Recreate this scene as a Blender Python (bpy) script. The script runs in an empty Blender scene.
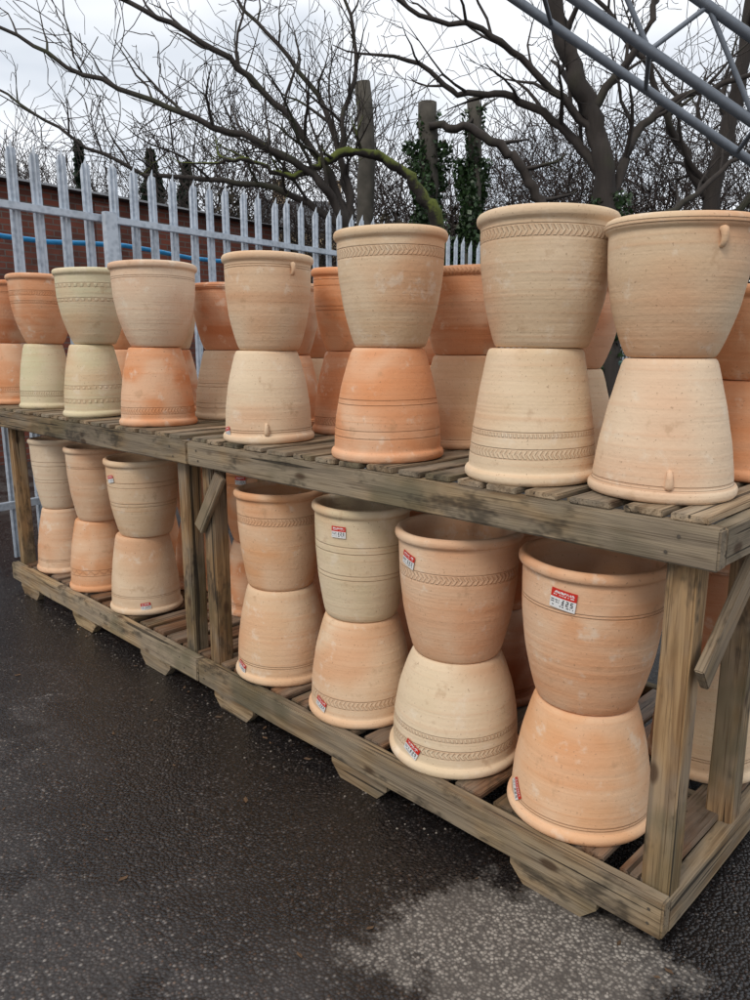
import bpy, bmesh, math, random
import numpy as np
from mathutils import Vector, Matrix
random.seed(7); rng=np.random.default_rng(7)
scene=bpy.context.scene
COL=scene.collection

# ------------------------------------------------------------------ helpers
def link(o,parent=None):
    COL.objects.link(o)
    if parent is not None: o.parent=parent
    return o
def empty(name,loc=(0,0,0)):
    o=bpy.data.objects.new(name,None); o.location=loc; o.empty_display_size=.1
    return link(o)
def mesh_obj(name,verts,faces,mats,parent=None,smooth=False,midx=None,uvs=None):
    me=bpy.data.meshes.new(name)
    me.from_pydata([tuple(v) for v in verts],[],[tuple(f) for f in faces])
    for m in (mats if isinstance(mats,(list,tuple)) else [mats]): me.materials.append(m)
    if midx is not None: me.polygons.foreach_set('material_index',midx)
    if smooth: me.polygons.foreach_set('use_smooth',[True]*len(me.polygons))
    if uvs is not None:
        l=me.uv_layers.new(name='UVMap'); l.data.foreach_set('uv',np.asarray(uvs,dtype=np.float32).ravel())
    me.update()
    return link(bpy.data.objects.new(name,me),parent)

class NT:
    def __init__(s,mat):
        mat.use_nodes=True; s.t=mat.node_tree; s.n=s.t.nodes; s.l=s.t.links
        s.n.clear()
    def node(s,typ,**kw):
        n=s.n.new(typ)
        for k,v in kw.items(): setattr(n,k,v)
        return n
    def set(s,sock,v):
        if isinstance(v,bpy.types.NodeSocket): s.l.new(v,sock)
        elif isinstance(v,(tuple,list)) and len(v)==3 and sock.type=='RGBA': sock.default_value=(*v,1)
        else: sock.default_value=v
    def m(s,op,a,b=0.0,c=0.0,clamp=False):
        n=s.node('ShaderNodeMath',operation=op); n.use_clamp=clamp
        s.set(n.inputs[0],a); s.set(n.inputs[1],b); s.set(n.inputs[2],c); return n.outputs[0]
    def mix(s,f,a,b,mode='MIX'):
        n=s.node('ShaderNodeMix',data_type='RGBA',blend_type=mode)
        s.set(n.inputs[0],f); s.set(n.inputs[6],a); s.set(n.inputs[7],b); return n.outputs[2]
    def noise(s,vec,scale,detail=3,rough=.5,dist=0):
        n=s.node('ShaderNodeTexNoise'); s.set(n.inputs['Vector'],vec)
        n.inputs['Scale'].default_value=scale; n.inputs['Detail'].default_value=detail
        n.inputs['Roughness'].default_value=rough; n.inputs['Distortion'].default_value=dist
        return n.outputs['Fac']
    def vor(s,vec,scale,feature='F1'):
        n=s.node('ShaderNodeTexVoronoi',feature=feature); s.set(n.inputs['Vector'],vec); n.inputs['Scale'].default_value=scale
        return n
    def mapv(s,vec,scale=(1,1,1),loc=(0,0,0)):
        n=s.node('ShaderNodeMapping'); s.set(n.inputs['Vector'],vec); n.inputs['Scale'].default_value=scale
        s.set(n.inputs['Location'],loc); return n.outputs[0]
    def ramp(s,f,a,b,lo=0.,hi=1.):
        n=s.node('ShaderNodeMapRange'); n.clamp=True; n.interpolation_type='SMOOTHSTEP'
        s.set(n.inputs[0],f); n.inputs[1].default_value=a; n.inputs[2].default_value=b
        n.inputs[3].default_value=lo; n.inputs[4].default_value=hi; return n.outputs[0]
    def bump(s,h,strength=.5,dist=.002,normal=None):
        n=s.node('ShaderNodeBump'); s.set(n.inputs['Height'],h); n.inputs['Strength'].default_value=strength
        n.inputs['Distance'].default_value=dist
        if normal is not None: s.l.new(normal,n.inputs['Normal'])
        return n.outputs[0]
    def out(s,color,rough=.8,normal=None,metal=0.,spec=.5):
        b=s.node('ShaderNodeBsdfPrincipled'); s.set(b.inputs['Base Color'],color); s.set(b.inputs['Roughness'],rough)
        s.set(b.inputs['Metallic'],metal); s.set(b.inputs['Specular IOR Level'],spec)
        if normal is not None: s.l.new(normal,b.inputs['Normal'])
        o=s.node('ShaderNodeOutputMaterial'); s.l.new(b.outputs[0],o.inputs[0])
    def tc(s,which='Object'):
        return s.node('ShaderNodeTexCoord').outputs[which]

def simple(name,col,rough=.6,metal=0.,var=.15,scale=20,bump=0.):
    mt=bpy.data.materials.new(name); t=NT(mt); c=t.tc()
    n=t.noise(c,scale,2)
    cc=t.mix(n,tuple(x*(1-var*1.5) for x in col),tuple(min(1,x*(1+var)) for x in col))
    t.out(cc,rough,t.bump(n,.4,bump) if bump else None,metal); return mt

# ------------------------------------------------------------------ materials
def terracotta(name,bands):
    mt=bpy.data.materials.new(name); t=NT(mt)
    obj=t.tc(); uv=t.tc('UV')
    oi=t.node('ShaderNodeObjectInfo'); base=oi.outputs['Color']; rnd=oi.outputs['Random']
    off=t.node('ShaderNodeCombineXYZ'); t.set(off.inputs[0],t.m('MULTIPLY',rnd,37.)); t.set(off.inputs[1],t.m('MULTIPLY',rnd,91.)); t.set(off.inputs[2],t.m('MULTIPLY',rnd,17.))
    pv=t.node('ShaderNodeVectorMath',operation='ADD'); t.set(pv.inputs[0],obj); t.set(pv.inputs[1],off.outputs[0]); P=pv.outputs[0]
    sep=t.node('ShaderNodeSeparateXYZ'); t.set(sep.inputs[0],uv); ux=sep.outputs[0]; uz=sep.outputs[1]
    n1=t.noise(P,4.5,2,.55,.4); n2=t.noise(P,13,4,.65)
    st=t.noise(t.mapv(P,(1.2,1.2,60)),1.0,2,.6)
    st2=t.noise(t.mapv(P,(1.6,1.6,13)),1.0,2,.6)
    pale=t.mix(.5,base,(.80,.63,.45)); deep=t.mix(.5,base,(.64,.25,.10))
    c=t.mix(t.ramp(n1,.40,.64),base,pale)
    c=t.mix(t.ramp(t.noise(P,3.1,1,.5,.3),.46,.68,0,.8),c,deep)
    c=t.mix(t.ramp(st2,.38,.66,0,.45),c,pale)
    c=t.mix(t.ramp(st,.50,.72,0,.30),c,deep)
    sc=t.ramp(n2,.57,.70,0,.42)
    c=t.mix(sc,c,(.80,.69,.55))
    g=t.ramp(n2,.40,.27,0,.38); c=t.mix(g,c,(.40,.23,.12))
    sp=t.ramp(t.noise(P,150,1,.5),.69,.77,0,.5); c=t.mix(sp,c,(.22,.12,.07))
    h=t.m('ADD',t.m('MULTIPLY',st,1.2),t.m('MULTIPLY',t.noise(P,75,2,.6),.9))
    for kind,zc,hw,N,K in bands:
        d=t.m('ABSOLUTE',t.m('SUBTRACT',uz,zc))
        line=t.ramp(t.m('ABSOLUTE',t.m('SUBTRACT',d,hw)),.0009,.0028,-1.,0.)
        if kind=='line': pp=line
        else:
            inside=t.ramp(d,hw-.003,hw-.001,1,0)
            if kind=='herring': ph=t.m('ADD',t.m('MULTIPLY',ux,N*6.28318),t.m('MULTIPLY',d,K)); w=t.m('SINE',ph)
            elif kind=='rope': ph=t.m('ADD',t.m('MULTIPLY',ux,N*6.28318),t.m('MULTIPLY',t.m('SUBTRACT',uz,zc),K)); w=t.m('SINE',ph)
            elif kind=='dots':
                w=t.m('SUBTRACT',t.m('MULTIPLY',t.m('SINE',t.m('MULTIPLY',ux,N*6.28318)),t.m('COSINE',t.m('MULTIPLY',d,1.5708/hw))),.2)
            else:
                wv=t.m('MULTIPLY',t.m('SINE',t.m('MULTIPLY',ux,N*6.28318)),hw*.55)
                w=t.ramp(t.m('ABSOLUTE',t.m('SUBTRACT',t.m('SUBTRACT',uz,zc),wv)),.002,.0045,-1.2,.4)
            w=t.ramp(w,-.5,.5,-1,.15)
            # worn impressions: the stamp fades in places
            w=t.m('MULTIPLY',w,t.ramp(n2,.30,.48,.45,1.))
            pp=t.m('ADD',t.m('MULTIPLY',w,inside),line)
        h=t.m('ADD',h,t.m('MULTIPLY',pp,2.0))
        c=t.mix(t.m('MULTIPLY',pp,-.45,clamp=True),c,t.mix(.55,c,(.38,.16,.07)))
    t.out(c,.85,t.bump(h,.85,.0017),spec=.2)
    return mt
TM={
 'plain':terracotta('terracotta_plain',[('line',.30,.004,0,0)]),
 'lines':terracotta('terracotta_lines',[('line',.27,.012,0,0),('line',.17,.008,0,0)]),
 'herring':terracotta('terracotta_herringbone',[('herring',.285,.015,72,260)]),
 'herring2':terracotta('terracotta_double_band',[('herring',.275,.013,80,300),('rope',.225,.007,95,150)]),
 'dots':terracotta('terracotta_dotted',[('dots',.285,.010,34,0),('dots',.215,.008,34,0)]),
 'wave':terracotta('terracotta_wave',[('wave',.28,.016,22,0)]),
}
def wood(name,c1,c2,wet=.0,stain=1.):
    mt=bpy.data.materials.new(name); t=NT(mt); obj=t.tc()
    rnd=t.node('ShaderNodeObjectInfo').outputs['Random']
    off=t.node('ShaderNodeCombineXYZ'); t.set(off.inputs[0],t.m('MULTIPLY',rnd,53.)); t.set(off.inputs[1],t.m('MULTIPLY',rnd,7.3)); t.set(off.inputs[2],t.m('MULTIPLY',rnd,11.))
    pv=t.node('ShaderNodeVectorMath',operation='ADD'); t.set(pv.inputs[0],obj); t.set(pv.inputs[1],off.outputs[0]); P=pv.outputs[0]
    g1=t.noise(t.mapv(P,(1.6,30,30)),1.0,3,.65,1.1); g2=t.noise(t.mapv(P,(4,190,190)),1.0,2,.65)
    bl=t.noise(t.mapv(P,(2.2,6,6)),1.,3,.65)
    c=t.mix(t.ramp(g1,.36,.64),c1,c2)
    grey=t.mix(.55,c,(.26,.235,.19)); c=t.mix(t.ramp(bl,.40,.60,0,.9),c,grey)
    c=t.mix(t.ramp(t.noise(P,2.6,3,.65),.47,.66,0,.55*stain),c,(.085,.08,.04))
    c=t.mix(t.ramp(g2,.54,.70,0,.6),c,tuple(x*.35 for x in c1))
    k=t.vor(t.mapv(P,(4.2,9,9)),1.0); kd=k.outputs['Distance']
    c=t.mix(t.ramp(kd,.08,.17,.85,0),c,(.075,.04,.02))
    c=t.mix(t.ramp(t.noise(t.mapv(P,(4,9,9)),1.,4,.75),.53,.68,0,.75*stain),c,(.042,.032,.022))
    crack=t.ramp(t.noise(t.mapv(P,(1.1,60,60)),1.0,1,.5,.3),.665,.69,0,.8)
    c=t.mix(crack,c,(.02,.015,.01))
    mul=t.m('ADD',.75,t.m('MULTIPLY',rnd,.45))
    cm=t.node('ShaderNodeCombineColor'); [t.set(cm.inputs[i],mul) for i in range(3)]
    c=t.mix(1.,c,cm.outputs[0],'MULTIPLY')
    h=t.m('SUBTRACT',t.m('ADD',g1,t.m('MULTIPLY',g2,1.)),t.m('MULTIPLY',crack,1.5))
    t.out(c,.85-wet,t.bump(h,.9,.0022),spec=.3); return mt
W_RAIL=wood('weathered_rail_wood',(.215,.135,.068),(.415,.295,.168))
W_POST=wood('treated_post_wood',(.20,.11,.048),(.39,.245,.12),stain=1.)
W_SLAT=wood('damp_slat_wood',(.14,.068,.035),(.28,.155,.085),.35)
W_SLATU=wood('shelf_slat_wood',(.20,.135,.078),(.39,.285,.18))
GALV=bpy.data.materials.new('galvanised_steel'); t=NT(GALV); P=t.tc()
v=t.vor(P,26); c=t.mix(t.ramp(v.outputs['Distance'],.1,.7),(.43,.48,.54),(.58,.63,.69)); c=t.mix(t.ramp(t.noise(P,3,3),.5,.75,0,.5),c,(.30,.33,.35))
t.out(c,.5,None,.2)
STEELD=simple('dull_steel_tube',(.17,.19,.22),.5,.3)
BARK=bpy.data.materials.new('bark'); t=NT(BARK); P=t.tc(); n=t.noise(t.mapv(P,(9,9,2)),1,4,.7)
c=t.mix(n,(.012,.010,.009),(.062,.048,.040)); c=t.mix(t.ramp(t.noise(P,1.3,2),.52,.72,0,.5),c,(.05,.06,.022)); t.out(c,.9,t.bump(n,.8,.02))
BARKF=simple('distant_bark',(.044,.031,.026),.95)
MOSS=bpy.data.materials.new('moss_bark'); t=NT(MOSS); P=t.tc(); n=t.noise(P,4,4,.7)
gn=t.node('ShaderNodeNewGeometry'); sx=t.node('ShaderNodeSeparateXYZ'); t.set(sx.inputs[0],gn.outputs['Normal'])
fm=t.ramp(t.m('ADD',t.m('MULTIPLY',sx.outputs[2],.22),n),.42,.62)
t.out(t.mix(fm,(.028,.022,.018),(.105,.125,.022)),.95,t.bump(n,.9,.05))
POLEW=simple('dead_pole_wood',(.085,.075,.06),.9,0,.5,6,.01)
IVY=simple('ivy_leaves',(.034,.072,.022),.45,0,.6,6)
PINE=simple('conifer_needles',(.018,.036,.018),.8,0,.5,4)

# ------------------------------------------------------------------ pots
def body(Rb,rb,s,e): return rb+(Rb-rb)*(1-(1-s)**e)
def pot_profile(R,rb,H,e):
    pr=[]
    pr.append((0.02,0.0)); pr.append((rb-.014,0.0)); pr.append((rb-.006,.0015)); pr.append((rb-.0015,.006))
    Rb=R*.94; lip=.034; Hb=H-lip
    n=38
    for i in range(1,n+1):
        s=i/n; z=.007+(Hb-.007)*s
        r=body(Rb,rb,s,e)+.0016*math.sin(s*21)*s*(1-s)
        pr.append((r,z))
    pr+= [(Rb+.0015,Hb+.002),(R-.004,Hb+.006),(R-.001,Hb+.011),(R,Hb+.018),(R-.001,Hb+.025),(R-.005,Hb+.031),(R-.011,H)]
    pr+= [(R-.021,H-.001),(R-.026,H-.006),(R-.029,H-.016)]
    for i in range(1,12):
        s=1-i/12; z=.02+(Hb-.02)*s; pr.append((body(Rb-.018,rb-.016,s,e),z))
    pr.append((0.02,.02))
    return pr
def prof_r(R,rb,H,e,z):
    Hb=H-.034; s=min(max((z-.007)/(Hb-.007),0),1); return body(R*.94,rb,s,e)
def make_pot(x,y,z,R,rb,H,e,col,style,inverted,lugs=(),labels=(),tilt=(0,0),NS=104,name='terracotta_pot'):
    pr=pot_profile(R,rb,H,e); wob=[random.uniform(0,6.28) for _ in range(3)]; wa=random.uniform(.003,.010)
    pr_=np.array(pr); th=2*np.pi*np.arange(NS)/NS
    r=pr_[:,0][:,None]; zz=pr_[:,1][:,None]
    rr=r*(1+wa*np.sin(2*th+wob[0])[None]*zz/H+.0025*np.sin(3*th[None]+wob[1]+9*zz))
    V=np.stack([rr*np.cos(th),rr*np.sin(th),zz+.002*np.sin(2*th+wob[2])[None]*(zz/H)],-1).reshape(-1,3)
    verts=V.tolist();faces=[];uvs=[]
    for i in range(len(pr)-1):
        za=pr[i][1] if i<50 else -1; zb_=pr[i+1][1] if i<50 else -1
        for j in range(NS):
            j2=(j+1)%NS
            faces.append((i*NS+j,i*NS+j2,(i+1)*NS+j2,(i+1)*NS+j))
            u0=j/NS;u1=(j+1)/NS
            uvs+= [(u0,za),(u1,za),(u1,zb_),(u0,zb_)]
    for la in lugs:
        zc=H-.058; n=10; m=8; base=len(verts)
        for i in range(n+1):
            s=i/n; z1=zc+.019*math.cos(math.pi*s)
            ro=prof_r(R,rb,H,e,z1)-.005+.013*math.sin(math.pi*s)**.8
            rad=.0050+.0045*(1-s)
            for k in range(m):
                a=2*math.pi*k/m; rq=ro+rad*math.cos(a); tt=rad*1.2*math.sin(a)
                verts.append((rq*math.cos(la)-tt*math.sin(la), rq*math.sin(la)+tt*math.cos(la), z1+rad*math.cos(a)*math.cos(math.pi*s)*.7))
        for i in range(n):
            for k in range(m):
                k2=(k+1)%m; faces.append((base+i*m+k,base+i*m+k2,base+(i+1)*m+k2,base+(i+1)*m+k)); uvs+=[(0,-1)]*4
    o=mesh_obj(name,verts,faces,TM[style],smooth=True,uvs=uvs)
    o.color=(*col,1)
    if inverted: o.matrix_world=Matrix.Translation((x,y,z+H))@Matrix.Rotation(math.pi,4,'X')
    else:
        o.matrix_world=Matrix.Translation((x,y,z))@Matrix.Rotation(tilt[0],4,'X')@Matrix.Rotation(tilt[1],4,'Y')
    for (ang,hz,tl,sz) in labels: make_label(o,R,rb,H,e,math.radians(ang),hz,tl,sz,inverted)
    return o
def pmat(n,c,r=.35):
    mt=bpy.data.materials.new(n); t=NT(mt); k=t.noise(t.tc(),60,3); t.out(t.mix(k,tuple(x*.85 for x in c),c),r); return mt
LAB=[pmat('label_red',(.62,.03,.015)),pmat('label_white',(.8,.79,.77)),pmat('label_ink',(.03,.03,.03))]
F35={'0':'111101101101111','2':'111001111100111','5':'111100111001111','f':'011010111010111','9':'111101111001111','8':'111101111101111'}
def make_label(parent,R,rb,H,e,ang,hz,tilt,sz,inverted):
    NX,NY=30,18; w=.060*sz; h=.044*sz
    bm=np.ones((NY,NX),int); bm[10:,:]=0
    for k,ch in enumerate(random.choice(['f22','f29','f25','f28'])):
        g=F35[ch]
        for i in range(15):
            if g[i]=='1': bm[8-(i//3), 14+k*5+(i%3)]=2
    for xx in range(1,11):
        if random.random()<.7: bm[7,xx]=2
        if random.random()<.6: bm[5,xx]=2
    for xx in range(2,28):
        if random.random()<.5: bm[2,xx]=2
    for xx in range(3,27):
        if random.random()<.62: bm[14,xx]=1
        if random.random()<.62: bm[15,xx]=1
        if random.random()<.4: bm[12,xx]=1
    vs=[];fs=[];mi=[]
    for i in range(NY+1):
        for j in range(NX+1):
            a=(j/NX-.5)*w; b=(i/NY-.5)*h
            a2=a*math.cos(tilt)-b*math.sin(tilt); b2=a*math.sin(tilt)+b*math.cos(tilt)
            zz=hz+b2
            if inverted: zl=H-zz; rr=prof_r(R,rb,H,e,zl)+.0040; th=ang+a2/rr; vs.append((rr*math.cos(-th),rr*math.sin(-th),zl))
            else: rr=prof_r(R,rb,H,e,zz)+.0040; th=ang+a2/rr; vs.append((rr*math.cos(th),rr*math.sin(th),zz))
    for i in range(NY):
        for j in range(NX):
            fs.append((i*(NX+1)+j,i*(NX+1)+j+1,(i+1)*(NX+1)+j+1,(i+1)*(NX+1)+j)); mi.append(int(bm[i,j]))
    return mesh_obj('price_label',vs,fs,LAB,parent,midx=mi)
CREAM=(.69,.52,.34); PALE=(.64,.57,.36); ORANGE=(.68,.28,.12); TAN=(.66,.43,.255); PINK=(.69,.42,.255); DORANGE=(.55,.205,.09)
BUFF=(.69,.485,.30)
def stack(x,y,zb,rb_,zw,rw,h,rt,cb,ct,sb='plain',stt='plain',eb=1.8,et=2.3,dx=0,lb=(),lt=(),gb=(),gt=(),NS=None):
    NS=NS or (104 if y<.4 else 60); rw=rw*.915
    make_pot(x,y,zb,rb_,rw+.001,zw,eb,cb,sb,True,lugs=gb,labels=lb,NS=NS)
    make_pot(x+dx,y+dx*.6,zb+zw+.001,rt,rw-.002,h-zw,et,ct,stt,False,lugs=gt,labels=lt,tilt=(random.uniform(-.010,.010),random.uniform(-.008,.014)),NS=NS)
D=math.radians
ZU=1.183; ZL=.222
# upper front row
stack(-4.42,.22,ZU,.17,.375,.118,.75,.185,ORANGE,DORANGE,'herring','plain')
stack(-3.94,.22,ZU,.160,.372,.115,.755,.187,PALE,(.66,.275,.125),'herring','herring2',dx=.015)
stack(-3.25,.19,ZU,.165,.368,.118,.738,.184,PALE,(.62,.55,.36),'dots','dots',dx=.02)
stack(-2.62,.20,ZU,.179,.355,.130,.724,.197,ORANGE,(.70,.52,.37),'herring','plain',dx=.01,eb=1.9,et=2.4)
stack(-1.77,.20,ZU,.178,.345,.130,.695,.174,(.71,.55,.375),(.66,.47,.30),'plain','plain',dx=.01,eb=2.1,et=2.5,gb=(D(40),),gt=(D(-5),),lb=((-105,.04,.2,.8),))
stack(-1.12,.20,ZU,.188,.357,.130,.716,.184,(.70,.30,.135),(.62,.43,.26),'lines','herring',dx=.006,eb=2.0,et=2.1)
stack(-.56,.205,ZU,.188,.358,.142,.705,.188,CREAM,(.64,.475,.31),'herring2','herring',dx=.012,eb=1.4,et=2.2)
stack(-.195,.24,ZU,.181,.335,.120,.655,.174,(.72,.535,.37),(.65,.465,.295),'plain','plain',eb=1.4,et=2.3,gb=(D(60),),gt=(D(-34),))
# upper rear rows
stack(-2.66,.62,ZU,.17,.34,.12,.66,.165,CREAM,DORANGE,'lines','plain')
stack(-2.17,.62,ZU,.17,.32,.12,.63,.165,ORANGE,PINK)
stack(-1.735,.62,ZU,.17,.34,.12,.67,.168,DORANGE,ORANGE,'herring','lines')
stack(-1.13,.62,ZU,.17,.33,.125,.635,.165,TAN,(.58,.28,.145),'plain','herring')
stack(-.71,.64,ZU,.165,.29,.12,.565,.165,CREAM,DORANGE)
stack(-.13,.66,ZU,.165,.27,.12,.52,.165,ORANGE,(.62,.28,.13),'herring','plain')
stack(-3.2,.62,ZU,.165,.34,.12,.67,.165,DORANGE,TAN)
stack(-3.75,.62,ZU,.165,.34,.12,.67,.165,ORANGE,ORANGE)
stack(-1.62,.98,ZU,.16,.28,.11,.555,.16,ORANGE,DORANGE)
stack(-2.4,.98,ZU,.16,.30,.11,.60,.16,CREAM,DORANGE)
# lower front row
stack(-3.83,.20,ZL,.165,.378,.118,.79,.155,PINK,(.66,.51,.36),'plain','lines')
stack(-3.35,.20,ZL,.175,.386,.129,.792,.167,(.68,.34,.17),(.66,.44,.28),'wave','plain',dx=.015)
stack(-2.85,.20,ZL,.182,.390,.142,.780,.186,(.67,.47,.30),(.66,.45,.27),'plain','lines',dx=.02,lb=((-30,.05,.1,.8),),lt=((-86,.30,.2,.8),))
stack(-1.73,.21,ZL,.196,.375,.148,.770,.177,(.69,.46,.28),(.71,.375,.185),'plain','herring',eb=2.0,lb=((-100,.055,-.3,.9),))
stack(-1.26,.21,ZL,.199,.370,.146,.783,.180,(.69,.455,.275),(.66,.53,.34),'herring','lines',eb=2.1,lt=((-72,.335,.0,.9),),lb=((-95,.065,-.35,.9),))
stack(-.83,.23,ZL,.222,.350,.159,.762,.204,(.69,.54,.36),(.70,.42,.25),'herring2','herring',eb=2.3,et=2.4,lt=((-104,.33,-.25,1.),),lb=((-92,.065,-.45,1.),))
stack(-.36,.23,ZL,.211,.345,.156,.763,.207,(.72,.39,.20),(.69,.36,.19),'plain','plain',eb=1.8,et=2.4,lt=((-84,.335,-.12,1.2),),lb=((-124,.07,-.9,1.),))
# lower rear
stack(-2.95,.62,ZL,.18,.37,.13,.74,.17,ORANGE,ORANGE)
stack(-2.42,.60,ZL,.19,.36,.13,.74,.18,(.56,.23,.10),ORANGE,lt=((-60,.33,0,.9),))
stack(-1.95,.66,ZL,.18,.36,.13,.74,.17,DORANGE,CREAM)
stack(-1.48,.64,ZL,.18,.36,.13,.74,.17,DORANGE,DORANGE)
stack(-.98,.68,ZL,.18,.36,.13,.74,.17,(.36,.14,.07),DORANGE)
stack(-.6,.66,ZL,.18,.36,.13,.74,.17,DORANGE,CREAM)
stack(-.20,.74,ZL,.175,.37,.12,.74,.175,(.66,.49,.31),DORANGE)
stack(-3.5,.62,ZL,.17,.37,.13,.74,.17,ORANGE,CREAM)

# ------------------------------------------------------------------ timber benches
def board(name,parent,p0,p1,w,h,mat,up=(0,0,1),bev=.003):
    p0=Vector(p0);p1=Vector(p1); d=p1-p0; L=d.length; X=d.normalized(); Zu=Vector(up); Y=Zu.cross(X).normalized(); Z=X.cross(Y)
    bm=bmesh.new(); bmesh.ops.create_cube(bm,size=1)
    for v in bm.verts: v.co=Vector((v.co.x*L,v.co.y*w,v.co.z*h))
    bmesh.ops.subdivide_edges(bm,edges=[e for e in bm.edges if abs((e.verts[0].co-e.verts[1].co).x)>L*.5],cuts=max(1,int(L/.2)))
    for v in bm.verts:
        v.co.y+=random.uniform(-.0012,.0012); v.co.z+=random.uniform(-.0012,.0012)
    bmesh.ops.bevel(bm,geom=[e for e in bm.edges if e.calc_face_angle(0)>.8],offset=bev,segments=2,affect='EDGES')
    me=bpy.data.meshes.new(name); bm.to_mesh(me); bm.free(); me.materials.append(mat)
    o=bpy.data.objects.new(name,me); link(o,parent)
    M=Matrix((X,Y,Z)).transposed().to_4x4(); M.translation=(p0+p1)/2
    o.matrix_world=M
    return o
DP=1.16; G=.05
def foot(parent,xc,y):
    L=.27; w=.040
    prof=[(-L/2+.045,0.0),(L/2-.045,0.0),(L/2,.045),(L/2,.10),(-L/2,.10),(-L/2,.045)]
    vs=[(a,-w/2,b) for a,b in prof]+[(a,w/2,b) for a,b in prof]
    n=6; fs=[tuple(range(n)),tuple(range(2*n-1,n-1,-1))]+[(i+n,(i+1)%n+n,(i+1)%n,i) for i in range(n)]
    o=mesh_obj('foot_block',vs,fs,W_RAIL,parent); o.location=(xc,y,G+.001)
SCR=simple('screw_steel',(.10,.08,.06),.6,.3)
def screws(parent,pts):
    V=[];F=[]
    for (x,y,z,ax) in pts:
        b=len(V)
        for k in range(10):
            a=k*math.pi/5
            V.append((x+.0045*math.cos(a),y,z+.0045*math.sin(a)) if ax=='y' else (x+.0045*math.cos(a),y+.0045*math.sin(a),z))
        F.append(tuple(range(b,b+10)))
    mesh_obj('screw_heads',V,F,SCR,parent)
def bench(xl,xr,uxl,uxr,posts,feet,brace_front=None,brace_end=False):
    b=empty('wooden_display_bench'); sc=[]
    board('lower_front_rail',b,(xl,.0225,.168),(xr,.0225,.168),.045,.104,W_RAIL,bev=.005)
    board('lower_middle_rail',b,(xl+.05,.56,.150),(xr-.05,.56,.150),.045,.08,W_RAIL)
    board('lower_back_rail',b,(xl,DP-.02,.168),(xr,DP-.02,.168),.045,.104,W_RAIL)
    for x in (xl+.0225,xr-.0225): board('lower_end_rail',b,(x,.047,.155),(x,DP-.045,.155),.043,.09,W_RAIL)
    x=xl+.07
    while x<xr-.04:
        w=random.choice([.088,.095,.095,.1]); yj=random.uniform(-.0,.008)
        board('lower_slat',b,(x+w/2,.050+yj,.211+random.uniform(-.002,.001)),(x+w/2+random.uniform(-.006,.006),DP-.05,.211),w,.02,W_SLAT); x+=w+random.uniform(.022,.05)
    board('upper_front_rail',b,(uxl,.0225,1.117),(uxr,.0225,1.117),.045,.095,W_RAIL,bev=.005)
    board('upper_back_rail',b,(uxl,DP-.02,1.117),(uxr,DP-.02,1.117),.045,.095,W_RAIL)
    board('upper_middle_rail',b,(uxl+.05,.56,1.117),(uxr-.05,.56,1.117),.045,.09,W_RAIL)
    for x in (uxl+.0225,uxr-.0225): board('upper_end_rail',b,(x,.047,1.117),(x,DP-.045,1.117),.043,.09,W_RAIL)
    x=uxl+.004
    while x<uxr-.06:
        w=random.choice([.085,.095,.095,.11])
        if x+w>uxr: w=uxr-x-.003
        board('upper_slat',b,(x+w/2,.006+random.uniform(0,.018),1.1735+random.uniform(-.0005,.001)),(x+w/2+random.uniform(-.004,.004),DP,1.1735),w,.017,W_SLATU); x+=w+random.uniform(.012,.04)
    for px in posts:
        for py in (.085,.50,DP-.085):
            board('post',b,(px,py,.10),(px,py,1.068),.072,.072,W_POST,up=(0,1,0),bev=.005)
        for dz in (1.095,1.135,.15,.19): sc.append((px+random.uniform(-.02,.02),-.0022,dz,'y'))
    for fx in feet:
        foot(b,fx,.026); foot(b,fx,DP-.03)
    screws(b,sc)
    if brace_front:
        (x0,z0,x1,z1)=brace_front; board('corner_brace',b,(x0,.033,z0),(x1,.033,z1),.022,.062,W_POST,up=(0,0,1))
    if brace_end:
        board('end_brace',b,(uxr-.034,.06,.79),(uxr-.034,.39,1.055),.022,.075,W_POST)
    return b
bench(-2.055,0.0,-2.055,.05,(-.046,-1.995),(-.31,-1.07,-1.81),(-2.04,.80,-1.87,1.045),True)
bench(-4.17,-2.065,-4.66,-2.062,(-4.12,-2.185),(-2.44,-3.19,-3.92))

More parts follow.
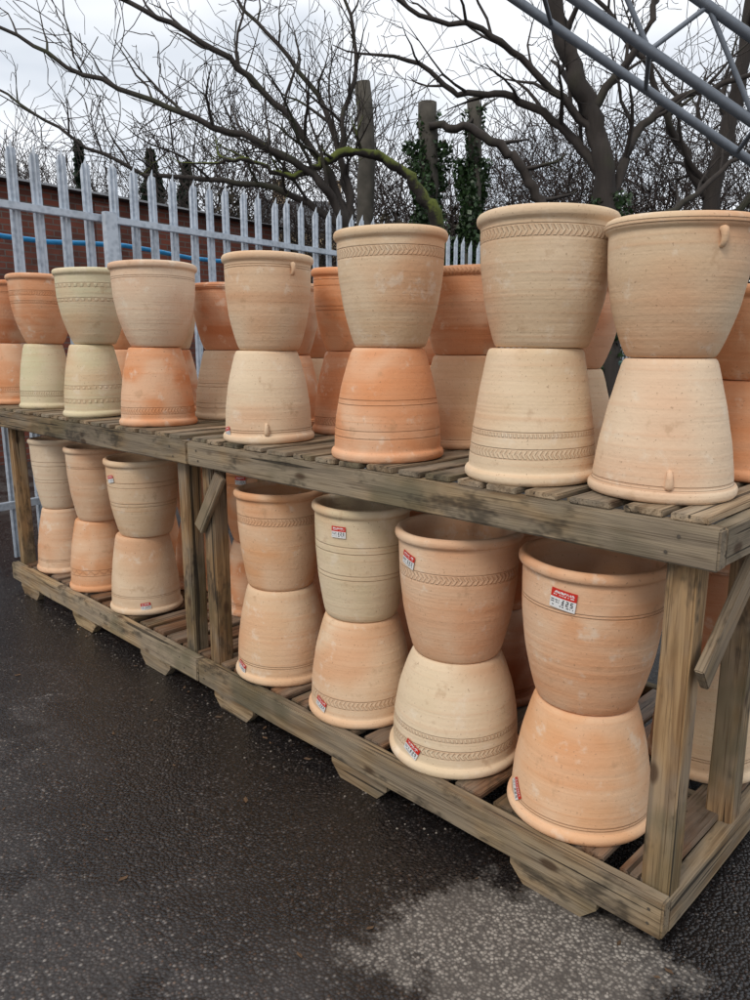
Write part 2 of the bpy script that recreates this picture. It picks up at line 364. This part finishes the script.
# ------------------------------------------------------------------ ground
def asphalt():
    mt=bpy.data.materials.new('wet_asphalt'); t=NT(mt); P=t.tc()
    v=t.vor(P,105); col=v.outputs['Color']
    sp=t.node('ShaderNodeSeparateColor'); t.set(sp.inputs[0],col); r=sp.outputs[0]
    dist=v.outputs['Distance']
    base=t.mix(t.m('POWER',r,1.6),(.018,.015,.015),(.125,.108,.10))
    base=t.mix(t.ramp(sp.outputs[1],.87,.95),base,(.27,.24,.215))
    base=t.mix(t.ramp(sp.outputs[2],.86,.95,0,.7),base,(.15,.08,.045))
    base=t.mix(t.ramp(dist,.28,.58,0,.85),base,(.016,.014,.014))
    big=t.noise(P,.9,4,.62,.3); big2=t.noise(P,4.2,4,.7)
    s=t.node('ShaderNodeSeparateXYZ'); t.set(s.inputs[0],P); X,Y=s.outputs[0],s.outputs[1]
    dband=t.m('ADD',t.m('ABSOLUTE',t.m('ADD',Y,-.10)),t.m('MULTIPLY',t.m('SUBTRACT',big,.5),2.6))
    wet=t.ramp(dband,.45,1.0,1,0)
    wet=t.m('MAXIMUM',wet,t.ramp(t.noise(P,1.7,4,.68,.2),.50,.59,0,.85))
    base=t.mix(t.ramp(big2,.33,.66,0,.55),base,(.032,.026,.023))
    damp=t.mix(1.,base,(.42,.40,.40),'MULTIPLY')
    semi=t.mix(.10,base,(.14,.12,.11))
    c=t.mix(wet,semi,damp)
    def blob(cx,cy,ax,ay,rot):
        ca,sa=math.cos(rot),math.sin(rot)
        dx=t.m('SUBTRACT',X,cx); dy=t.m('SUBTRACT',Y,cy)
        a=t.m('DIVIDE',t.m('ADD',t.m('MULTIPLY',dx,ca),t.m('MULTIPLY',dy,sa)),ax)
        b=t.m('DIVIDE',t.m('SUBTRACT',t.m('MULTIPLY',dy,ca),t.m('MULTIPLY',dx,sa)),ay)
        return t.m('SQRT',t.m('ADD',t.m('MULTIPLY',a,a),t.m('MULTIPLY',b,b)))
    e=t.m('ADD',blob(-.24,-.22,.39,.29,.45),t.m('MULTIPLY',t.m('SUBTRACT',t.noise(P,6.5,5,.75),.5),1.9))
    dry=t.ramp(e,.72,1.12,1,0)
    dc=t.mix(r,(.11,.092,.078),(.37,.33,.285)); dc=t.mix(t.ramp(dist,.32,.62,0,.8),dc,(.065,.055,.048))
    dc=t.mix(t.ramp(big2,.42,.62,0,.55),dc,(.09,.075,.063))
    c=t.mix(dry,c,dc)
    rough=t.m('SUBTRACT',t.m('ADD',.60,t.m('MULTIPLY',dry,.3)),t.m('MULTIPLY',t.m('MULTIPLY',wet,t.m('SUBTRACT',1.,dry)),.38))
    h=t.m('ADD',t.m('MULTIPLY',t.m('SUBTRACT',1.,dist),.8),t.m('MULTIPLY',r,.5))
    t.out(c,rough,t.bump(h,.8,.005),spec=.5); return mt
S=300
g=mesh_obj('asphalt_ground',[(-S,-S,G),(S,-S,G),(S,S,G),(-S,S,G)],[(0,1,2,3)],asphalt())
V=[];F=[]
for i in range(520):
    x=random.uniform(-5,1.2); y=random.choice([random.uniform(-1.6,.0),random.uniform(0,1.1),random.gauss(-.02,.06)]); s=random.uniform(.0015,.0045)
    b=len(V); ang=random.uniform(0,3)
    for (a,c_,d_) in ((-1,-.7,0),(1,-.8,0),(.9,.8,0),(-.8,.9,0),(0,0,1.1)):
        V.append((x+s*(a*math.cos(ang)-c_*math.sin(ang)),y+s*(a*math.sin(ang)+c_*math.cos(ang)),G+s*d_))
    F+=[(b,b+1,b+4),(b+1,b+2,b+4),(b+2,b+3,b+4),(b+3,b,b+4)]
mesh_obj('loose_gravel',V,F,simple('gravel_stone',(.22,.185,.15),.9,0,.6,3))
V=[];F=[]
for i in range(90):
    x=random.uniform(-4.6,.9); y=random.choice([random.uniform(-1.,.0),random.uniform(.1,1.1),random.gauss(-.01,.05)]); s=random.uniform(.006,.016); b=len(V); ang=random.uniform(0,6)
    for (a,c_,d_) in ((-1,0,.1),(-.3,-.45,.25),(.6,-.35,.12),(1.1,0,.35),(.5,.4,.15),(-.4,.4,.3)):
        V.append((x+s*(a*math.cos(ang)-c_*math.sin(ang)),y+s*(a*math.sin(ang)+c_*math.cos(ang)),G+.001+s*d_))
    F+=[(b,b+1,b+2,b+3),(b,b+3,b+4,b+5)]
mesh_obj('fallen_leaves',V,F,simple('dead_leaf',(.12,.065,.03),.8,0,.6,3))

# ------------------------------------------------------------------ site axes: right and forward from the camera position (turned 44.6 deg from the bench)
def cam_rel(e,n,z=0.): return Vector((.611+.712*e-.702*n, -1.616+.702*e+.712*n, z))

def palisade(s0,s1):
    root=empty('palisade_fence')
    e0,n0=-2.44,5.36; de,dn=.6,.8
    a=cam_rel(e0+de*s0,n0+dn*s0); b=cam_rel(e0+de*s1,n0+dn*s1); d=(b-a); L=d.length; d.normalize(); nrm=Vector((-d.y,d.x,0))
    if nrm.dot(cam_rel(0,0)-a)<0: nrm=-nrm
    top=2.89; verts=[];faces=[]
    s=0
    prof=[(-.032,.000),(-.025,.014),(-.010,.006),(0,.020),(.010,.006),(.025,.014),(.032,.0)]
    hts=[-.10,-.055,-.045,0.,-.045,-.055,-.10]
    while s<L:
        c=a+d*s; jt=random.uniform(-.015,.015); bidx=len(verts); lean=random.uniform(-.008,.008)
        for (px,pn),hh in zip(prof,hts):
            for zz in (.06,top-.12,top+hh+jt):
                q=c+d*(px*1.2+lean*zz)+nrm*(pn*1.3); verts.append((q.x,q.y,zz))
        for i in range(6):
            for k in range(2):
                faces.append((bidx+i*3+k,bidx+(i+1)*3+k,bidx+(i+1)*3+k+1,bidx+i*3+k+1))
        s+=.192
    o=mesh_obj('pales',verts,faces,GALV,root)
    md=o.modifiers.new('s','SOLIDIFY'); md.thickness=.003
    for z in (2.46,.45):
        board('rail',root,tuple(a+Vector((0,0,z))+nrm*.056),tuple(b+Vector((0,0,z))+nrm*.056),.045,.05,GALV)
    s=.4
    while s<L:
        c=a+d*s+nrm*.13; board('fence_post',root,(c.x,c.y,0),(c.x,c.y,2.5),.05,.1,GALV,up=tuple(d)); s+=2.75
    return a,d,nrm
fa,fd,fn=palisade(-2.5,15)

# ------------------------------------------------------------------ tubes / trees
class Tubes:
    def __init__(s): s.v=[];s.f=[];s.n=0
    def add(s,pts,rad,k=5):
        P=np.asarray(pts,float); n=len(P); base=s.n
        d=np.empty_like(P); d[1:-1]=P[2:]-P[:-2]; d[0]=P[1]-P[0]; d[-1]=P[-1]-P[-2]; d/=np.linalg.norm(d,axis=1)[:,None]+1e-9
        ref=np.where(np.abs(d[:,2:3])<.9,np.array([[0,0,1.]]),np.array([[1.,0,0]]))
        a=np.cross(d,ref); a/=np.linalg.norm(a,axis=1)[:,None]; b=np.cross(d,a)
        th=2*np.pi*np.arange(k)/k; r=np.asarray(rad)[:,None,None]
        V=P[:,None,:]+r*(a[:,None,:]*np.cos(th)[None,:,None]+b[:,None,:]*np.sin(th)[None,:,None])
        s.v.append(V.reshape(-1,3)); s.n+=n*k
        i=np.arange(n-1)[:,None]*k; j=np.arange(k)[None]; j2=(j+1)%k
        s.f.append((base+np.stack([i+j,i+j2,i+k+j2,i+k+j],-1)).reshape(-1,4))
    def obj(s,name,mat,parent=None):
        V=np.concatenate(s.v).astype(np.float32); F=np.concatenate(s.f).astype(np.int32)
        me=bpy.data.meshes.new(name); me.vertices.add(len(V)); me.vertices.foreach_set('co',V.ravel())
        me.loops.add(F.size); me.loops.foreach_set('vertex_index',F.ravel())
        me.polygons.add(len(F)); me.polygons.foreach_set('loop_start',np.arange(0,F.size,4,dtype=np.int32))
        me.polygons.foreach_set('use_smooth',np.ones(len(F),bool)); me.materials.append(mat); me.update(calc_edges=True)
        return link(bpy.data.objects.new(name,me),parent)
def unit(v): return v/(np.linalg.norm(v)+1e-9)
def grow(T,p,d,L,r,lev,maxlev,droop=0.0,dens=1.0,k=4,rmin=.004):
    n=max(4,int(L/.22)) if lev<2 else 4
    pts=[p.copy()];rs=[r]; d=unit(d)
    for i in range(n):
        d=unit(d+rng.normal(0,.19,3)+np.array([0,0,.06-droop]))
        p=p+d*L/n; pts.append(p.copy()); rs.append(max(r*(1-.78*(i+1)/n),rmin))
        if lev<maxlev and i>0 and rng.random()<.9*dens:
            side=unit(np.cross(d,rng.normal(0,1,3))); nd=unit(d*.75+side*.85)
            grow(T,p,nd,L*rng.uniform(.35,.62),rs[-1]*.62,lev+1,maxlev,droop,dens,k,rmin)
    T.add(pts,rs,k if lev>0 else max(k,5))
def limb(T,path,r0,r1,k=7,sub=1.0,length=1.6,maxlev=2,spacing=.30,droop=0.,start=.15,tip=True,lump=0.):
    P=[np.array(cam_rel(*q)) for q in path]
    out=[]
    Q=[2*P[0]-P[1]]+P+[2*P[-1]-P[-2]]
    for i in range(1,len(Q)-2):
        for s in np.linspace(0,1,7)[:-1]:
            a,b,c,d=Q[i-1],Q[i],Q[i+1],Q[i+2]
            out.append(.5*((2*b)+(-a+c)*s+(2*a-5*b+4*c-d)*s*s+(-a+3*b-3*c+d)*s**3))
    out.append(P[-1]); n=len(out)
    out=[o+rng.normal(0,.022,3) for o in out]
    rs=[(r0+(r1-r0)*(i/(n-1))**.8)*(1+lump*rng.normal()) for i in range(n)]
    if not tip: out.append(out[-1]+np.array([0,0,.01])); rs.append(.005)
    T.add(out,rs,k)
    acc=0
    for i in range(1,n):
        seg=out[i]-out[i-1]; acc+=np.linalg.norm(seg)
        if i/n>start and acc>spacing and sub>0:
            acc=0; d=unit(seg); side=unit(np.cross(d,rng.normal(0,1,3)))
            if side[2]<-.3: side=-side
            grow(T,out[i],unit(d*.7+side*.8),length*rng.uniform(.5,1.1)*(1.1-.4*i/n),rs[i]*.5+.004,1,1+maxlev,droop,sub)
    if tip:
        d=unit(out[n-1]-out[n-2]); grow(T,out[n-1],d,length*.8,rs[n-1],1,1+maxlev,droop,sub)
def E(e,n,z): return (e,n,z)
T=Tubes()
limb(T,[E(-.35,12,0),E(-.30,12,1.6),E(-.38,12,3.3)],.20,.15,9,0,tip=False)
limb(T,[E(-.38,12,3.2),E(-.8,11.8,3.9),E(-1.7,11.6,4.4),E(-2.9,11.4,4.8),E(-4.2,11.2,5.3),E(-5.4,11,5.9)],.08,.02,length=1.6)
limb(T,[E(-.38,12,3.2),E(-1.2,12.1,3.75),E(-2.3,12.2,4.0),E(-3.5,12.2,4.1),E(-4.7,12,4.7),E(-5.8,12,5.4)],.065,.015,length=1.6)
limb(T,[E(-.38,12,3.3),E(-.9,12,4.4),E(-1.8,11.8,5.3),E(-2.8,11.5,5.9),E(-4.0,11.3,6.4),E(-5.2,11,7.0)],.07,.02,length=1.7)
limb(T,[E(-.38,12,3.3),E(-.6,12.2,4.6),E(-1.3,12.4,5.8),E(-2.3,12.5,6.8)],.065,.022,length=1.6)
limb(T,[E(-.36,12,3.3),E(-.5,12.2,4.6),E(-.3,12.4,5.8),E(-.5,12.5,7.0)],.055,.022,length=1.3)
ta=T.obj('bare_tree',BARK)
# mossy limb: rises from the ivy-clad trunk and arches over to the left, thinning to twigs
T=Tubes(); limb(T,[E(1.02,12.3,1.8),E(.98,12.1,3.2),E(.66,12,3.85),E(.2,11.9,4.22),E(-.35,11.9,4.34),E(-.85,11.8,4.12),E(-1.25,11.7,3.95),E(-1.75,11.6,4.15),E(-2.3,11.6,4.1)],.115,.022,9,.9,.9,2,.4,start=.35,lump=.13); T.obj('mossy_limb',MOSS,ta)
T=Tubes()
limb(T,[E(3.5,11,0),E(3.35,11,1.8),E(3.2,11,3.6),E(3.0,11,4.4),E(2.7,11,5.1),E(2.35,11,5.9),E(2.2,11,6.6)],.18,.10,9,.8,1.5,2,.5,start=.6,lump=.05)
limb(T,[E(3.2,11,3.7),E(2.7,11.2,4.4),E(1.9,11.3,4.9),E(1.2,11.4,5.0),E(.5,11.4,5.4)],.08,.03,length=1.4)
limb(T,[E(3.1,11,4.2),E(2.4,11,4.9),E(1.5,10.8,5.5),E(.6,10.7,5.7),E(-.3,10.6,6.2)],.065,.02,length=1.5)
limb(T,[E(3.25,11,3.5),E(3.7,11.2,4.5),E(4.5,11.3,5.0),E(5.5,11.3,5.3)],.08,.03,length=1.5)
limb(T,[E(3.3,11,2.9),E(4.2,11.2,3.4),E(5.2,11.4,4.2)],.07,.03,length=1.4)
limb(T,[E(2.9,11,4.6),E(3.5,10.8,5.5),E(3.8,10.7,6.6)],.07,.03,length=1.4)
tb=T.obj('bare_tree',BARK)
T=Tubes()
limb(T,[E(5.0,12,0),E(5.1,12,2),E(5.1,12,4),E(5.35,12,5.2),E(5.4,12,6.8)],.17,.09,9,.8,1.6,2,.5,start=.4,lump=.05)
limb(T,[E(5.1,12,3.6),E(4.4,12,4.7),E(3.9,12,5.6),E(3.2,12,6.4)],.07,.03,length=1.4)
limb(T,[E(5.1,12,3),E(5.8,12,3.9),E(6.4,12,5)],.07,.03,length=1.4)
T.obj('bare_tree',BARK)
def quads(name,P,size,mat,parent,wid=.42):
    n=len(P); a=rng.normal(0,1,(n,3)); a/=np.linalg.norm(a,axis=1)[:,None]; b=np.cross(a,rng.normal(0,1,(n,3))); b/=np.linalg.norm(b,axis=1)[:,None]
    s=(size*rng.uniform(.6,1.3,n))[:,None]
    V=np.stack([P-a*s*.5,P+b*s*wid,P+a*s*.6,P-b*s*wid],1).reshape(-1,3).astype(np.float32); F=np.arange(4*n,dtype=np.int32)
    me=bpy.data.meshes.new(name); me.vertices.add(4*n); me.vertices.foreach_set('co',V.ravel()); me.loops.add(4*n); me.loops.foreach_set('vertex_index',F)
    me.polygons.add(n); me.polygons.foreach_set('loop_start',np.arange(0,4*n,4,dtype=np.int32)); me.materials.append(mat); me.update(calc_edges=True)
    return link(bpy.data.objects.new(name,me),parent)
def cloud(cx,cy,rad,h0,h1,n,lumps,tap=None):
    z=rng.uniform(h0,h1,n); th=rng.uniform(0,6.283,n)
    rr=rad*(.55+.45*np.sin(lumps*z+2*th+cx))*rng.uniform(.4,1.15,n)+.08
    if tap is not None: rr=rr*tap(z)
    return np.stack([cx+rr*np.cos(th),cy+rr*np.sin(th),z],1)
for (e,n,top,r,ivy) in ((-.17,14,5.95,.15,0),(.92,14,5.6,.17,1),(1.70,14,5.65,.13,1)):
    T=Tubes(); limb(T,[E(e+.05,n,0),E(e,n,2),E(e+.03,n,4),E(e,n,top)],r*1.2,r*.95,10,.25,.5,0,1.4,tip=False,lump=.04); po=T.obj('pollarded_trunk',POLEW)
    if ivy:
        q=cam_rel(e,n); quads('ivy',cloud(q.x,q.y,.38 if e<1.5 else .30,.2,5.0 if e<1.5 else 4.7,7500,3.0,lambda z:1.45-.12*z),.085,IVY,po)
        quads('ivy_trail',cloud(q.x,q.y,.12,4.5,top-.1,420,5.0),.07,IVY,po)
q=cam_rel(3.25,11); quads('ivy',cloud(q.x,q.y,.22,.2,3.6,3200,3.4,lambda z:1.3-.12*z),.075,IVY,tb)
T=Tubes(); limb(T,[E(.9,13.8,5.2),E(1.6,13.6,5.1),E(2.3,13.4,4.6),E(2.7,13.3,4.0),E(2.9,13.2,3.2),E(2.95,13.2,0)],.06,.10,8,.5,1.2,2,.6,tip=False); T.obj('bare_tree',BARK)
def small_tree(T,e,n,h,s,rm,dens=.70):
    p=np.array(cam_rel(e,n,0))
    for k in range(2):
        d=np.array([rng.normal(0,.2),rng.normal(0,.2),1.]); grow(T,p+rng.normal(0,.3,3)*np.array([1,1,0]),d,h,s,0,3,-.02,dens,3,rm)
T=Tubes()
for i in range(34):
    e=-4.4+i*.60+rng.uniform(-.3,.3); n=rng.uniform(17,23); small_tree(T,e,n,rng.uniform(4.2,6.2),.085,.009)
T.obj('distant_bare_trees',BARKF)
T=Tubes()
for i in range(8):
    e=-24+i*1.7; small_tree(T,e,42+rng.uniform(-2,2),rng.uniform(7,9.0),.11,.014,.66)
T.obj('distant_bare_trees',BARKF)
n=20000; e=rng.uniform(-3.2,14,n); nn=rng.uniform(15.2,17.5,n); hh=3.6+.6*np.sin(e*1.7)+.45*np.sin(e*4.1+1)
P=np.stack([.611+.712*e-.702*nn,-1.616+.702*e+.712*nn,rng.uniform(0,1,n)**.75*hh],1)
quads('hedge',P,.20,simple('hedge_twigs',(.045,.036,.022),.9,0,.6,2),None,.16)
for (e,n,h,w) in ((-7.8,28,8.0,1.5),(-6.7,28.5,7.7,1.6),(-10.3,28,8.3,.75)):
    T=Tubes(); q=cam_rel(e,n); T.add([(q.x,q.y,0),(q.x,q.y,h*.6),(q.x,q.y,h)],[.16,.09,.02],6)
    root=T.obj('conifer_tree',BARK)
    quads('needles',cloud(q.x,q.y,w,2.,h+.1,3600,2.4,lambda z:np.maximum(.06,1-(z/h)**1.6)),.30,PINE,root)

# ------------------------------------------------------------------ buildings
def brickmat():
    mt=bpy.data.materials.new('red_brick'); t=NT(mt); uv=t.tc('UV')
    b=t.node('ShaderNodeTexBrick'); t.set(b.inputs['Vector'],uv); b.inputs['Color1'].default_value=(.26,.07,.04,1); b.inputs['Color2'].default_value=(.14,.045,.03,1)
    b.inputs['Mortar'].default_value=(.16,.13,.11,1); b.inputs['Scale'].default_value=1; b.inputs['Brick Width'].default_value=.225; b.inputs['Row Height'].default_value=.075; b.inputs['Mortar Size'].default_value=.008
    n=t.noise(t.tc(),1.2,4,.6); c=t.mix(t.ramp(n,.4,.7,0,.6),b.outputs[0],(.06,.032,.025)); t.out(c,.9,t.bump(b.outputs['Fac'],-.5,.006)); return mt
BR=brickmat(); SLATE=simple('slate',(.065,.068,.075),.6,0,.3,8); GLASS=simple('window_glass',(.03,.035,.04),.1); WHT=simple('painted_frame',(.6,.6,.58),.5); STONE=simple('sandstone',(.36,.27,.17),.9,0,.3,3)
def box(name,parent,o,ax,ay,x0,x1,y0,y1,z0,z1,mat):
    vs=[]
    for z in (z0,z1):
        for (a,b) in ((x0,y0),(x1,y0),(x1,y1),(x0,y1)): q=o+ax*a+ay*b; vs.append((q.x,q.y,z))
    fs=[(0,1,5,4),(1,2,6,5),(2,3,7,6),(3,0,4,7),(4,5,6,7),(3,2,1,0)]
    L=[x1-x0,y1-y0,x1-x0,y1-y0]; uv=[]
    for l in L: uv+=[(0,z0),(l,z0),(l,z1),(0,z1)]
    uv+=[(0,0),(1,0),(1,1),(0,1)]*2
    return mesh_obj(name,vs,fs,mat,parent,uvs=uv)
def building(name,o,ax,ay,L,Dp,h,mat,roofh,chims=(),wins=()):
    r=empty(name)
    box('walls',r,o,ax,ay,0,L,0,Dp,0,h,mat)
    q=[o+ax*a+ay*b for a,b in ((-.15,-.2),(L+.15,-.2),(L+.15,Dp+.2),(-.15,Dp+.2),(-.15,Dp/2),(L+.15,Dp/2))]
    zz=[h+.004]*4+[h+roofh]*2
    vs=[(p.x,p.y,z) for p,z in zip(q,zz)]
    mesh_obj('roof',vs,[(0,1,5,4),(2,3,4,5),(1,2,5),(3,0,4),(3,2,1,0)],SLATE,r)
    for c in chims: box('chimney',r,o,ax,ay,c,c+.6,Dp/2-.3,Dp/2+.3,h,h+roofh+.9,mat)
    for (wx,wz,ww,wh) in wins:
        box('window_frame',r,o,ax,ay,wx-.05,wx+ww+.05,-.03,.05,wz-.05,wz+wh+.05,WHT)
        box('window_pane',r,o,ax,ay,wx,wx+ww,-.04,-.028,wz,wz+wh,GLASS)
    return r
dE=(cam_rel(.6,.8)-cam_rel(0,0)).normalized(); dN=(cam_rel(-.8,.6)-cam_rel(0,0)).normalized()
o=cam_rel(-6.6,7.0); r=building('brick_building',o,dE,dN,8.2,4,3.5,BR,.5)
for xx in (2.2,4.6,7.0): box('brick_pier',r,o,dE,dN,xx,xx+.35,-.12,-.002,0,3.4,BR)
building('stone_house',cam_rel(-5.2,36),(cam_rel(1,.1)-cam_rel(0,0)).normalized(),(cam_rel(-.1,1)-cam_rel(0,0)).normalized(),4.2,5,6.6,STONE,1.8,(.5,3.2),((.8,4.2,.8,1.4),(2.4,4.2,.8,1.4)))
T=Tubes(); pts=[]
for i in range(24):
    s=-1.+i*.32; q=fa+fd*(2.5+s)-fn*.10; pts.append((q.x,q.y,2.29+.02*math.sin(i*1.3)))
T.add(pts,[.018]*24,8); T.obj('blue_water_pipe',simple('blue_plastic',(.03,.30,.62),.4))

# ------------------------------------------------------------------ steel canopy truss (upper right)
root=empty('steel_canopy_frame')
def tube(name,a,b,r,mat=STEELD):
    T=Tubes(); T.add([np.array(cam_rel(*a)),np.array(cam_rel(*b))],[r,r],10); T.obj(name,mat,root)
def chord(off_n,dz):
    return (lambda s:(1.35+3.9*s,7.0+off_n,4.58+dz-2.35*s))
c1=chord(0,0); c2=chord(0,.62); c3=chord(1.2,.3)
tube('lower_chord',c1(-.4),c1(1.2),.045); tube('upper_chord',c2(-.4),c2(1.2),.045); tube('rear_chord',c3(-.4),c3(1.2),.045)
for i in range(-1,5):
    s=i*.25; tube('web',c1(s),c2(s+.12),.022); tube('web',c2(s+.12),c1(s+.25),.022); tube('tie',c1(s),c3(s+.1),.022)
e,n,z=c1(1.2); tube('support_column',(e,n,z+.5),(e,n,0),.06)
e,n,z=c3(1.2); tube('support_column',(e,n,z+.3),(e,n,0),.06)

# garden stock: dark green glazed pots on stands beyond the bench
GG=simple('green_glaze',(.03,.09,.07),.25)
for (e,n,s) in ((1.75,7.2,1.),(2.55,7.1,1.1),(1.0,7.6,.9),(3.4,7.2,1.)):
    prof=[(.14,0),(.2,.12),(.26,.35),(.25,.5),(.22,.56),(.25,.60),(.24,.62),(.21,.6),(.19,.4),(.1,.05)]
    V=[];F=[];q=cam_rel(e,n)
    for r_,z_ in prof:
        for j in range(32): V.append((r_*s*math.cos(j*math.pi/16),r_*s*math.sin(j*math.pi/16),z_*s))
    for i in range(len(prof)-1):
        for j in range(32): F.append((i*32+j,i*32+(j+1)%32,(i+1)*32+(j+1)%32,(i+1)*32+j))
    o=mesh_obj('glazed_green_pot',V,F,GG,smooth=True); o.location=(q.x,q.y,.72)
    k=empty('timber_stand')
    board('top',k,(q.x-.35,q.y,.69),(q.x+.35,q.y,.69),.5,.05,W_RAIL)
    for dx in (-.3,.3):
        for dy in (-.2,.2): board('leg',k,(q.x+dx,q.y+dy,G+.002),(q.x+dx,q.y+dy,.665),.05,.05,W_RAIL,up=(0,1,0))

# ------------------------------------------------------------------ sky, sun, camera
w=bpy.data.worlds.new('World'); scene.world=w; w.use_nodes=True
nt=w.node_tree; nt.nodes.clear()
tcn=nt.nodes.new('ShaderNodeTexCoord'); sky=nt.nodes.new('ShaderNodeTexSky'); sky.sky_type='NISHITA'; sky.sun_disc=False
sky.sun_elevation=math.radians(50); sky.sun_rotation=math.radians(172)
mp=nt.nodes.new('ShaderNodeMapping'); mp.inputs['Scale'].default_value=(1,1,2.6); nt.links.new(tcn.outputs['Generated'],mp.inputs[0])
nz=nt.nodes.new('ShaderNodeTexNoise'); nz.inputs['Scale'].default_value=2.6; nz.inputs['Detail'].default_value=4; nz.inputs['Roughness'].default_value=.55; nz.inputs['Distortion'].default_value=.4
nt.links.new(mp.outputs[0],nz.inputs['Vector'])
cr=nt.nodes.new('ShaderNodeValToRGB'); cr.color_ramp.elements[0].position=.36; cr.color_ramp.elements[0].color=(.47,.51,.565,1); cr.color_ramp.elements[1].position=.62; cr.color_ramp.elements[1].color=(.74,.755,.78,1)
nt.links.new(nz.outputs['Fac'],cr.inputs[0])
ml=nt.nodes.new('ShaderNodeVectorMath'); ml.operation='SCALE'; ml.inputs['Scale'].default_value=10.; nt.links.new(cr.outputs[0],ml.inputs[0])
mx=nt.nodes.new('ShaderNodeMix'); mx.data_type='RGBA'; mx.inputs[0].default_value=.94
nt.links.new(sky.outputs[0],mx.inputs[6]); nt.links.new(ml.outputs[0],mx.inputs[7])
bg=nt.nodes.new('ShaderNodeBackground'); bg.inputs['Strength'].default_value=.15; nt.links.new(mx.outputs[2],bg.inputs[0])
wo=nt.nodes.new('ShaderNodeOutputWorld'); nt.links.new(bg.outputs[0],wo.inputs[0])
sl=bpy.data.lights.new('sun','SUN'); sl.energy=1.5; sl.angle=math.radians(18); sl.color=(1,.93,.84)
so=link(bpy.data.objects.new('sun',sl)); el=math.radians(50); az=math.radians(172)
sd=Vector((math.sin(az)*math.cos(el),math.cos(az)*math.cos(el),math.sin(el))); so.rotation_euler=sd.to_track_quat('Z','Y').to_euler(); so.location=(0,0,12)
cam=bpy.data.cameras.new('camera'); co=link(bpy.data.objects.new('camera',cam)); scene.camera=co
cam.sensor_fit='VERTICAL'; cam.sensor_height=24; cam.lens=18; cam.clip_start=.05; cam.clip_end=2000
p=math.radians(11.7); a=math.radians(45.4)
fh=Vector((-math.cos(a),math.sin(a),0)); Rv=Vector((math.sin(a),math.cos(a),0)); fw=fh*math.cos(p)+Vector((0,0,-math.sin(p))); Uv=fh*math.sin(p)+Vector((0,0,math.cos(p)))
M=Matrix((Rv,Uv,-fw)).transposed().to_4x4(); M.translation=(.611,-1.616,1.55); co.matrix_world=M
scene.view_settings.view_transform='Standard'; scene.view_settings.look='None'; scene.view_settings.exposure=0
